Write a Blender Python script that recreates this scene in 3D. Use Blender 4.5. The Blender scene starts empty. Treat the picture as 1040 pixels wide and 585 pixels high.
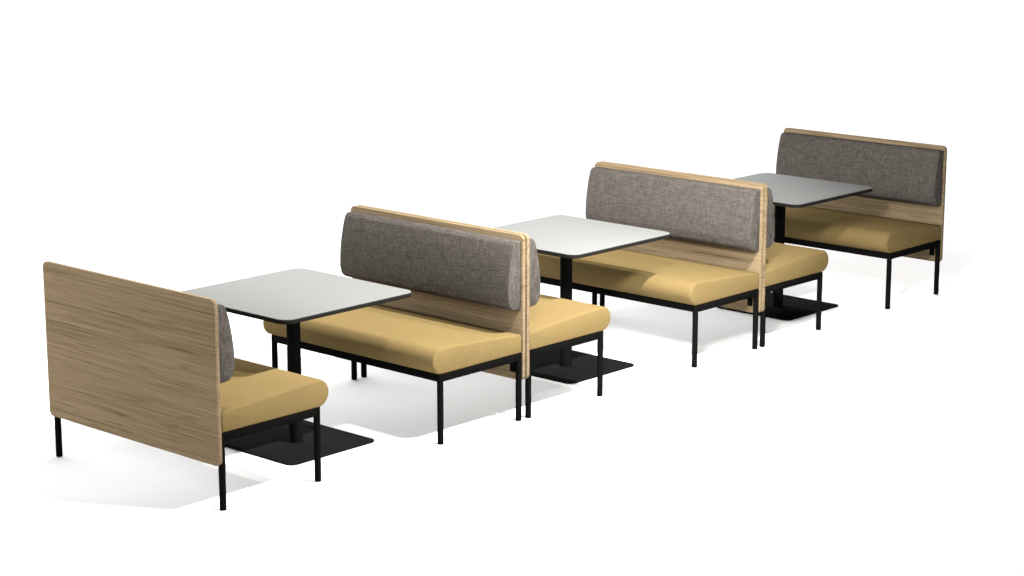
import bpy, bmesh, math
from mathutils import Vector, Matrix

C = bpy.context.scene.collection
PI = math.pi

# ------------------------------------------------------------------ node helpers
def material(name):
    m = bpy.data.materials.new(name)
    m.use_nodes = True
    nt = m.node_tree
    b = nt.nodes['Principled BSDF']
    return m, nt, b

def node(nt, kind, **kw):
    n = nt.nodes.new(kind)
    for k, v in kw.items():
        if k in n.inputs:
            n.inputs[k].default_value = v
        else:
            setattr(n, k, v)
    return n

def local_vector(nt, scale, shift=True):
    """object coordinates, moved by a random step so that no two copies share a grain"""
    tc = node(nt, 'ShaderNodeTexCoord')
    v = tc.outputs['Object']
    if shift:
        oi = node(nt, 'ShaderNodeObjectInfo')
        mu = node(nt, 'ShaderNodeMath', operation='MULTIPLY')
        nt.links.new(oi.outputs['Random'], mu.inputs[0]); mu.inputs[1].default_value = 37.0
        ad = node(nt, 'ShaderNodeVectorMath', operation='ADD')
        nt.links.new(v, ad.inputs[0]); nt.links.new(mu.outputs[0], ad.inputs[1])
        v = ad.outputs[0]
    mp = node(nt, 'ShaderNodeMapping')
    nt.links.new(v, mp.inputs['Vector'])
    mp.inputs['Scale'].default_value = scale
    return mp.outputs['Vector']

def noise(nt, scale, detail=3.0, rough=0.55, shift=True, distortion=0.0):
    n = node(nt, 'ShaderNodeTexNoise')
    n.inputs['Scale'].default_value = 1.0
    n.inputs['Detail'].default_value = detail
    n.inputs['Roughness'].default_value = rough
    n.inputs['Distortion'].default_value = distortion
    nt.links.new(local_vector(nt, scale, shift), n.inputs['Vector'])
    return n.outputs['Fac']

def ramp(nt, fac, stops):
    r = node(nt, 'ShaderNodeValToRGB')
    e = r.color_ramp.elements
    while len(e) < len(stops): e.new(0.5)
    for el, (p, c) in zip(e, stops):
        el.position = p
        el.color = (c, c, c, 1) if isinstance(c, (int, float)) else (*c, 1)
    nt.links.new(fac, r.inputs['Fac'])
    return r.outputs['Color']

def mult(nt, a, b, fac=1.0):
    m = node(nt, 'ShaderNodeMix', data_type='RGBA', blend_type='MULTIPLY')
    m.inputs[0].default_value = fac
    nt.links.new(a, m.inputs[6]); nt.links.new(b, m.inputs[7])
    return m.outputs[2]

def bump(nt, bsdf, height, strength, dist):
    b = node(nt, 'ShaderNodeBump')
    b.inputs['Strength'].default_value = strength
    b.inputs['Distance'].default_value = dist
    nt.links.new(height, b.inputs['Height'])
    nt.links.new(b.outputs['Normal'], bsdf.inputs['Normal'])

# ------------------------------------------------------------------ materials
def make_wood(name, tone, edge=False):
    m, nt, b = material(name)
    broad = noise(nt, (3, .5, 10), 3, .55, distortion=.4)
    bands = noise(nt, (10, .5, 40), 3, .6, distortion=.12)
    fine = noise(nt, (60, 1.5, 150), 3, .7, distortion=.1)
    rings = noise(nt, (5, .26, 12), 1.5, .5, distortion=.1)
    dark = noise(nt, (20, 2.4, 120), 3, .6, distortion=.3)
    t = tone
    base = ramp(nt, broad, [(.30, tuple(c * .86 for c in t)), (.5, t), (.70, tuple(c * 1.10 for c in t))])
    f1 = ramp(nt, bands, [(.28, (.86, .845, .82)), (.46, (.97, .97, .96)), (.6, 1.0), (.75, 1.10)])
    f2 = ramp(nt, fine, [(.28, .64), (.5, 1.0), (.72, 1.26)])
    dip = (.60, .57, .52)
    f3 = ramp(nt, rings, [(.41, 1.0), (.424, (.66, .63, .58)), (.438, 1.0), (.487, 1.0), (.500, dip), (.512, 1.0), (.575, 1.0), (.588, (.62, .59, .54)), (.602, 1.0)])   # growth lines
    f4 = ramp(nt, dark, [(.31, (.50, .45, .38)), (.38, 1.0)])       # open pores: short thin dark lines
    col = mult(nt, mult(nt, mult(nt, mult(nt, base, f1), f2), f3, .55), f4)
    nt.links.new(col, b.inputs['Base Color'])
    b.inputs['Roughness'].default_value = .55
    b.inputs['Specular IOR Level'].default_value = 0.0
    bump(nt, b, fine, .15, .002)
    return m

def make_fabric():
    m, nt, b = material('grey_brown_woven_fabric')
    weft = noise(nt, (60, 18, 185), 3, .7)
    warp = noise(nt, (60, 185, 18), 3, .7)
    speck = noise(nt, (190, 190, 190), 2, .7)
    a = ramp(nt, weft, [(.3, .67), (.7, 1.33)])
    c = ramp(nt, warp, [(.3, .67), (.7, 1.33)])
    s = ramp(nt, speck, [(.3, .86), (.7, 1.14)])
    rgb = node(nt, 'ShaderNodeRGB'); rgb.outputs[0].default_value = (*FABRIC, 1)
    col = mult(nt, mult(nt, mult(nt, rgb.outputs[0], a), c), s)
    nt.links.new(col, b.inputs['Base Color'])
    b.inputs['Roughness'].default_value = .9
    b.inputs['Specular IOR Level'].default_value = 0.0
    bump(nt, b, speck, .3, .003)
    return m

def make_seat():
    m, nt, b = material('mustard_upholstery')
    grain = noise(nt, (150, 150, 150), 3, .75)
    soft = noise(nt, (3.2, 2.2, 3), 2, .5)
    rgb = node(nt, 'ShaderNodeRGB'); rgb.outputs[0].default_value = (*MUSTARD, 1)
    col = mult(nt, mult(nt, rgb.outputs[0], ramp(nt, grain, [(.3, .84), (.7, 1.16)])),
               ramp(nt, soft, [(.3, .96), (.7, 1.04)]))
    nt.links.new(col, b.inputs['Base Color'])
    b.inputs['Roughness'].default_value = .6
    b.inputs['Specular IOR Level'].default_value = 0.0
    bump(nt, b, grain, .25, .003)
    return m

def make_metal(name, k=1.0):
    m, nt, b = material(name)
    g = noise(nt, (500, 500, 500), 2, .5)
    nt.links.new(ramp(nt, g, [(.3, (.0024 * k, .0024 * k, .0023 * k)), (.7, (.0038 * k, .0038 * k, .0036 * k))]), b.inputs['Base Color'])
    b.inputs['Roughness'].default_value = .5
    b.inputs['Specular IOR Level'].default_value = .0
    return m

def make_laminate():
    m, nt, b = material('white_laminate')
    g = noise(nt, (90, 90, 90), 3, .6)
    nt.links.new(ramp(nt, g, [(.3, tuple(c * .985 for c in LAMINATE)), (.7, tuple(c * 1.015 for c in LAMINATE))]), b.inputs['Base Color'])
    b.inputs['Roughness'].default_value = .6
    b.inputs['Specular IOR Level'].default_value = .0
    return m

def make_edge():
    m, nt, b = material('dark_edge_band')
    g = noise(nt, (200, 200, 200), 2, .5)
    nt.links.new(ramp(nt, g, [(.3, (.0075, .0070, .0064)), (.7, (.0095, .0088, .0080))]), b.inputs['Base Color'])
    b.inputs['Roughness'].default_value = .5
    b.inputs['Specular IOR Level'].default_value = .0
    return m

def make_floor():
    m, nt, b = material('white_studio_floor')
    g = noise(nt, (1.3, 1.3, 1.3), 3, .5, shift=False)
    nt.links.new(ramp(nt, g, [(.3, (.492, .492, .493)), (.7, (.505, .505, .506))]), b.inputs['Base Color'])
    b.inputs['Roughness'].default_value = .9
    b.inputs['Specular IOR Level'].default_value = 0.0
    return m

WOOD = (.134, .0995, .0605)
FABRIC = (.045, .0396, .0352)
MUSTARD = (.108, .0768, .0322)
LAMINATE = (.099, .0995, .0972)
M_WOOD = make_wood('oak_veneer', WOOD)
M_FABRIC = make_fabric()
M_SEAT = make_seat()
M_METAL = make_metal('black_powder_coated_steel')
M_IRON = make_metal('satin_black_iron', 1.6)
M_LAM = make_laminate()
M_EDGE = make_edge()
M_FLOOR = make_floor()

# ------------------------------------------------------------------ mesh helpers
def rounded_rect(a0, b0, a1, b1, r, seg=8):
    pts = []
    for (ca, cb, s) in ((a1 - r, b0 + r, -PI / 2), (a1 - r, b1 - r, 0), (a0 + r, b1 - r, PI / 2), (a0 + r, b0 + r, PI)):
        for k in range(seg + 1):
            t = s + PI / 2 * k / seg
            pts.append((ca + r * math.cos(t), cb + r * math.sin(t)))
    return pts

def round_corners(poly, radii, seg=6):
    """polygon (counter-clockwise) with each corner rounded by its own radius"""
    out = []
    n = len(poly)
    for i in range(n):
        p = Vector(poly[i]); a = Vector(poly[i - 1]); c = Vector(poly[(i + 1) % n]); r = radii[i]
        d1 = (a - p).normalized(); d2 = (c - p).normalized()
        ang = d1.angle(d2)
        t = min(r / math.tan(ang / 2), .49 * (a - p).length, .49 * (c - p).length)
        if r <= 0 or ang > PI - .02:
            out.append(tuple(p)); continue
        p1 = p + d1 * t; p2 = p + d2 * t
        for k in range(seg + 1):
            s = k / seg
            q = p1 * (1 - s) ** 2 + p * 2 * s * (1 - s) + p2 * s * s
            out.append(tuple(q))
    return out

def inset(poly, d):
    n = len(poly); out = []
    for i in range(n):
        p = Vector(poly[i])
        e1 = (p - Vector(poly[i - 1])); e2 = (Vector(poly[(i + 1) % n]) - p)
        n1 = Vector((-e1.y, e1.x)).normalized(); n2 = Vector((-e2.y, e2.x)).normalized()
        m = (n1 + n2)
        if m.length < 1e-6: m = n1
        m.normalize()
        k = max(.35, m.dot(n1))
        out.append(p + m * (d / k))
    return out

def bevel_rings(a, b, r, seg=4):
    """[(position along the axis, inset)] for an extrusion with rounded ends"""
    first = [(a + r * (1 - math.sin(PI / 2 * k / seg)), r * (1 - math.cos(PI / 2 * k / seg))) for k in range(seg + 1)]
    first = [(a + r * (1 - math.cos(PI / 2 * k / seg)), r * (1 - math.sin(PI / 2 * k / seg))) for k in range(seg + 1)]
    last = [(b - (p - a), i) for p, i in reversed(first)]
    return first + last

def loft(bm, poly, rings, place):
    loops = []
    for pos, ins in rings:
        loops.append([bm.verts.new(place(u, v, pos)) for u, v in inset(poly, ins)])
    n = len(poly)
    fs = []
    for a, b in zip(loops, loops[1:]):
        for i in range(n):
            fs.append(bm.faces.new((a[i], a[(i + 1) % n], b[(i + 1) % n], b[i])))
    fs.append(bm.faces.new(loops[0][::-1])); fs.append(bm.faces.new(loops[-1]))
    return fs

def tube(bm, x, y, z0, z1, r, seg=24, bev=.002):
    rings = [(z0, r - bev), (z0 + bev, r), (z1 - bev, r), (z1, r - bev)]
    loops = [[bm.verts.new((x + q * math.cos(2 * PI * k / seg), y + q * math.sin(2 * PI * k / seg), z)) for k in range(seg)] for z, q in rings]
    for a, b in zip(loops, loops[1:]):
        for i in range(seg): bm.faces.new((a[i], a[(i + 1) % seg], b[(i + 1) % seg], b[i]))
    bm.faces.new(loops[0][::-1]); bm.faces.new(loops[-1])

def box(bm, x0, x1, y0, y1, z0, z1, bev=.0015):
    loft(bm, rounded_rect(x0, y0, x1, y1, bev, 2), bevel_rings(z0, z1, bev, 2), lambda u, v, p: (u, v, p))

def link(name, bm, mat, parent=None, loc=(0, 0, 0), angle=32):
    bmesh.ops.recalc_face_normals(bm, faces=bm.faces[:])
    me = bpy.data.meshes.new(name)
    bm.to_mesh(me); bm.free()
    for p in me.polygons: p.use_smooth = True
    me.set_sharp_from_angle(angle=math.radians(angle))
    me.materials.append(mat)
    o = bpy.data.objects.new(name, me)
    C.objects.link(o)
    o.location = loc
    if parent: o.parent = parent
    return o

def thing(name, loc, rz=0):
    o = bpy.data.objects.new(name, None)
    o.empty_display_size = .2
    C.objects.link(o)
    o.location = loc; o.rotation_euler = (0, 0, rz)
    return o

def describe(o, label, cat, group):
    o['label'] = label; o['category'] = cat; o['group'] = group

def copy_thing(o, loc, rz):
    r = o.copy(); C.objects.link(r); r.location = loc; r.rotation_euler = (0, 0, rz)
    for ch in o.children:
        c = ch.copy(); C.objects.link(c); c.parent = r
        for g in ch.children:
            d = g.copy(); C.objects.link(d); d.parent = c
    return r

# ------------------------------------------------------------------ floor
bm = bmesh.new()
S = 90
bm.faces.new([bm.verts.new(p) for p in ((-S, -S, 0), (S, -S, 0), (S, S, 0), (-S, S, 0))])
fl = link('floor', bm, M_FLOOR)
fl['kind'] = 'structure'

# ------------------------------------------------------------------ bench
# own frame: x from the back of the panel (0) to the front, y across (-0.6 .. 0.6), z up
HW = .6
LEG_R = .0152
LX0, LX1, LY = .030, .5765, HW - .0178

def make_bench():
    t = thing('booth_bench', (0, 0, 0))
    # back panel: two veneer layers, hardly rounded edges
    bm = bmesh.new()
    loft(bm, rounded_rect(-HW, .1995, HW, .922, .026, 8), bevel_rings(0, .020, .002, 2), lambda u, v, p: (p, u, v))
    link('back_panel', bm, M_WOOD, t)
    # back cushion: wedge with a swollen front
    prof = [(.0215, .556), (.078, .560), (.104, .582), (.113, .625), (.111, .690), (.102, .760), (.088, .826), (.071, .880), (.056, .893), (.0215, .895)]
    prof = round_corners(prof, [.004, .03, .03, .06, .2, .2, .2, .02, .012, .004], 4)
    bm = bmesh.new()
    e = HW - .010
    rings = [(-e, .0055), (-e + .0009, .0026), (-e + .0028, .0008), (-e + .0055, 0), (-e + .03, -.001)]
    rings += [(-e + .03 + (2 * e - .06) * k / 10, -.001 - .0012 * math.sin(PI * k / 10)) for k in range(1, 10)]
    rings += [(-p, i) for p, i in reversed(rings[:5])]
    loft(bm, prof, rings, lambda u, v, p: (u, -p, v))
    link('back_cushion', bm, M_FABRIC, t, angle=50)
    # seat cushion: slab rising to the front with a full round nose
    nose = []
    cx, cz, ra, rb = .578, .4045, .062, .0625
    for k in range(15):
        a = -PI / 2 + PI * k / 14
        nose.append((cx + ra * math.cos(a), cz + rb * math.sin(a)))
    top = [(.50, .4650), (.40, .4605), (.30, .4545), (.20, .4475), (.10, .4405), (.030, .4340)]
    prof = [(.0225, .343), (.30, .3425)] + nose + top + [(.0225, .425)]
    bm = bmesh.new()
    e = HW - .001
    rings = [(-e, .009), (-e + .0012, .0052), (-e + .0042, .0018), (-e + .009, 0)]
    rings += [(-e + .03 + (2 * e - .06) * k / 12, -.0006 * math.sin(PI * k / 12)) for k in range(0, 13)]
    rings += [(-p, i) for p, i in reversed(rings[:4])]
    loft(bm, prof, rings, lambda u, v, p: (u, -p, v))
    link('seat_cushion', bm, M_SEAT, t, angle=50)
    # frame of square tube between the legs
    bm = bmesh.new()
    z0, z1, w = .304, .3415, .0125
    for s in (-1, 1):
        box(bm, LX0 + .011, LX1 - .011, s * LY - w, s * LY + w, z0, z1)
    for x in (LX0, LX1):
        box(bm, x - w, x + w, -LY + .011, LY - .011, z0, z1)
    box(bm, .30 - w, .30 + w, -LY + w + .001, LY - w - .001, z0 + .004, z1 - .003)
    link('frame', bm, M_METAL, t)
    for x in (LX0, LX1):
        for s in (-1, 1):
            bm = bmesh.new()
            tube(bm, 0, 0, 0, .3405, LEG_R)
            link('leg', bm, M_METAL, t, loc=(x, s * LY, 0))
    for s in (-1, 1):
        bm = bmesh.new()
        box(bm, -.004, .004, -.016, .016, .238, .3035)
        link('bracket', bm, M_METAL, t, loc=(.0245, s * (HW - .062), 0))
    return t

X2, X3, X4 = 1.9318, 3.8811, 5.7653
G = .005
bench_spots = [
    (-.006, 1, 'mustard bench nearest the viewer, showing the bare wooden back of its panel'),
    (X2 - G, -1, 'mustard bench with its long front toward the nearest table and bright lit grey cushion'),
    (X2 + G, 1, 'mustard bench backed against the second panel, mostly hidden behind it beside the middle table'),
    (X3 - G, -1, 'mustard bench facing the middle table, its wide grey cushion partly behind the tabletop'),
    (X3 + G, 1, 'mustard bench behind the third panel, only its short shaded end showing beside the far table'),
    (X4, -1, 'farthest mustard bench, shaded, alone behind the far grey tabletop'),
]
bench = make_bench()
for i, (x, s, lab) in enumerate(bench_spots):
    rz = 0 if s > 0 else PI
    if i == 0:
        o = bench; o.location = (x, HW, 0); o.rotation_euler = (0, 0, rz)
    else:
        o = copy_thing(bench, (x, HW, 0), rz)
    describe(o, lab, 'bench', 'booth benches with wooden back panels')

# ------------------------------------------------------------------ tables
TS, TB, TH = .7885 / 2 + .011, .5327 / 2 + .006, .7254

def make_table():
    t = thing('booth_table', (0, 0, 0))
    bm = bmesh.new()
    loft(bm, rounded_rect(-TS, -TS, TS, TS, .056, 12), [(TH - .0035, .0012), (TH - .0012, .0), (TH - .0003, .0004), (TH, .0012)], lambda u, v, p: (u, v, p))
    top = link('tabletop', bm, M_LAM, t)
    bm = bmesh.new()
    loft(bm, rounded_rect(-TS, -TS, TS, TS, .056, 12), bevel_rings(TH - .0215, TH - .0036, .0008, 2), lambda u, v, p: (u, v, p))
    link('edge_band', bm, M_EDGE, top)
    bm = bmesh.new()
    tube(bm, 0, 0, .0085, TH - .0215, .0325, 40)
    link('column', bm, M_IRON, t)
    bm = bmesh.new()
    loft(bm, rounded_rect(-TB, -TB, TB, TB, .040, 10), bevel_rings(0, .008, .0015, 2), lambda u, v, p: (u, v, p))
    link('base_plate', bm, M_IRON, t)
    return t

table = make_table()
for i, (x, lab) in enumerate([
        (.9078, 'square white table nearest the viewer, between the bare wooden panel and the bright cushion'),
        (2.8475, 'brightest square white table, in the middle between the two back to back bench pairs'),
        (4.7906, 'farthest square table with greyish shaded top in front of the last bench')]):
    o = table if i == 0 else copy_thing(table, (0, 0, 0), 0)
    o.location = (x, .5389, 0)
    describe(o, lab, 'table', 'square pedestal tables between the benches')

# ------------------------------------------------------------------ light
def lamp(name, kind, loc, target, energy, **kw):
    d = bpy.data.lights.new(name, kind)
    d.energy = energy
    for k, v in kw.items(): setattr(d, k, v)
    o = bpy.data.objects.new(name, d)
    C.objects.link(o)
    o.location = loc
    o.rotation_euler = (Vector(target) - Vector(loc)).to_track_quat('-Z', 'Y').to_euler()
    return o

FILL = 1750
# key light beside the bench ends, split by two added spots to soften shadows
for x, p in ((1.2, 850), (2.12, 3150), (2.9, 800)):
    lamp('split_key_spot', 'SPOT', (x, -2.0, 3.9), (2.0, .05, .35), p, color=(1, .985, .96),
         spot_size=math.radians(91), spot_blend=1.0, shadow_soft_size=.05)


# a narrow fill spot from the near end, raking the two farther benches under their back cushions
lamp('fill_spot', 'SPOT', (.1, -2.0, 2.6), (4.4, .5, .5), FILL, color=(1, .985, .96),
     spot_size=math.radians(48), spot_blend=1.0, shadow_soft_size=.22)
BAND, GLOW, AMB = 84.0, 5.6, .14
w = bpy.data.worlds.new('World')
bpy.context.scene.world = w
w.use_nodes = True
nt = w.node_tree
bg = nt.nodes['Background']
bg.inputs['Strength'].default_value = 1.0
# added low, bright sky band that lights the floor under the benches (toward +Y, a little +X)
def smooth(src, lo, hi, a, b):
    mr = node(nt, 'ShaderNodeMapRange', interpolation_type='SMOOTHSTEP')
    nt.links.new(src, mr.inputs['Value'])
    for k, v in (('From Min', lo), ('From Max', hi), ('To Min', a), ('To Max', b)): mr.inputs[k].default_value = v
    return mr.outputs[0]
def math2(op, a, b):
    m = node(nt, 'ShaderNodeMath', operation=op)
    nt.links.new(a, m.inputs[0])
    if isinstance(b, float): m.inputs[1].default_value = b
    else: nt.links.new(b, m.inputs[1])
    return m.outputs[0]
tc = node(nt, 'ShaderNodeTexCoord')
sx = node(nt, 'ShaderNodeSeparateXYZ')
nt.links.new(tc.outputs['Generated'], sx.inputs[0])
wd = node(nt, 'ShaderNodeVectorMath', operation='DOT_PRODUCT')
nt.links.new(tc.outputs['Generated'], wd.inputs[0])
wd.inputs[1].default_value = (math.cos(math.radians(58)), math.sin(math.radians(58)), 0)
side = smooth(wd.outputs['Value'], .4, .95, 0.0, BAND)
lowz = smooth(sx.outputs['Z'], .10, .44, 1.0, 0.0)
# and a softer, smaller glow added toward -X, lifting the wood below the cushions
vd = node(nt, 'ShaderNodeVectorMath', operation='DOT_PRODUCT')
nt.links.new(tc.outputs['Generated'], vd.inputs[0])
vd.inputs[1].default_value = Vector((-1, .0, .36)).normalized()
glow = smooth(vd.outputs['Value'], .8, .98, 0.0, GLOW)
nt.links.new(math2('ADD', math2('ADD', math2('MULTIPLY', side, lowz), glow), AMB), bg.inputs['Color'])

# ------------------------------------------------------------------ camera
cd = bpy.data.cameras.new('camera')
cam = bpy.data.objects.new('camera', cd)
C.objects.link(cam)
cam.location = (-5.5863, -6.7726, 2.8914)
cam.rotation_euler = (PI / 2 - .217, 0, -.8307)
cd.sensor_width = 36
cd.lens = 2177.98 / 1040 * 36
cd.clip_start = .1
cd.clip_end = 400
sc = bpy.context.scene
sc.camera = cam
sc.view_settings.view_transform = 'Standard'
sc.view_settings.look = 'None'
sc.view_settings.exposure = 0
sc.view_settings.gamma = 1
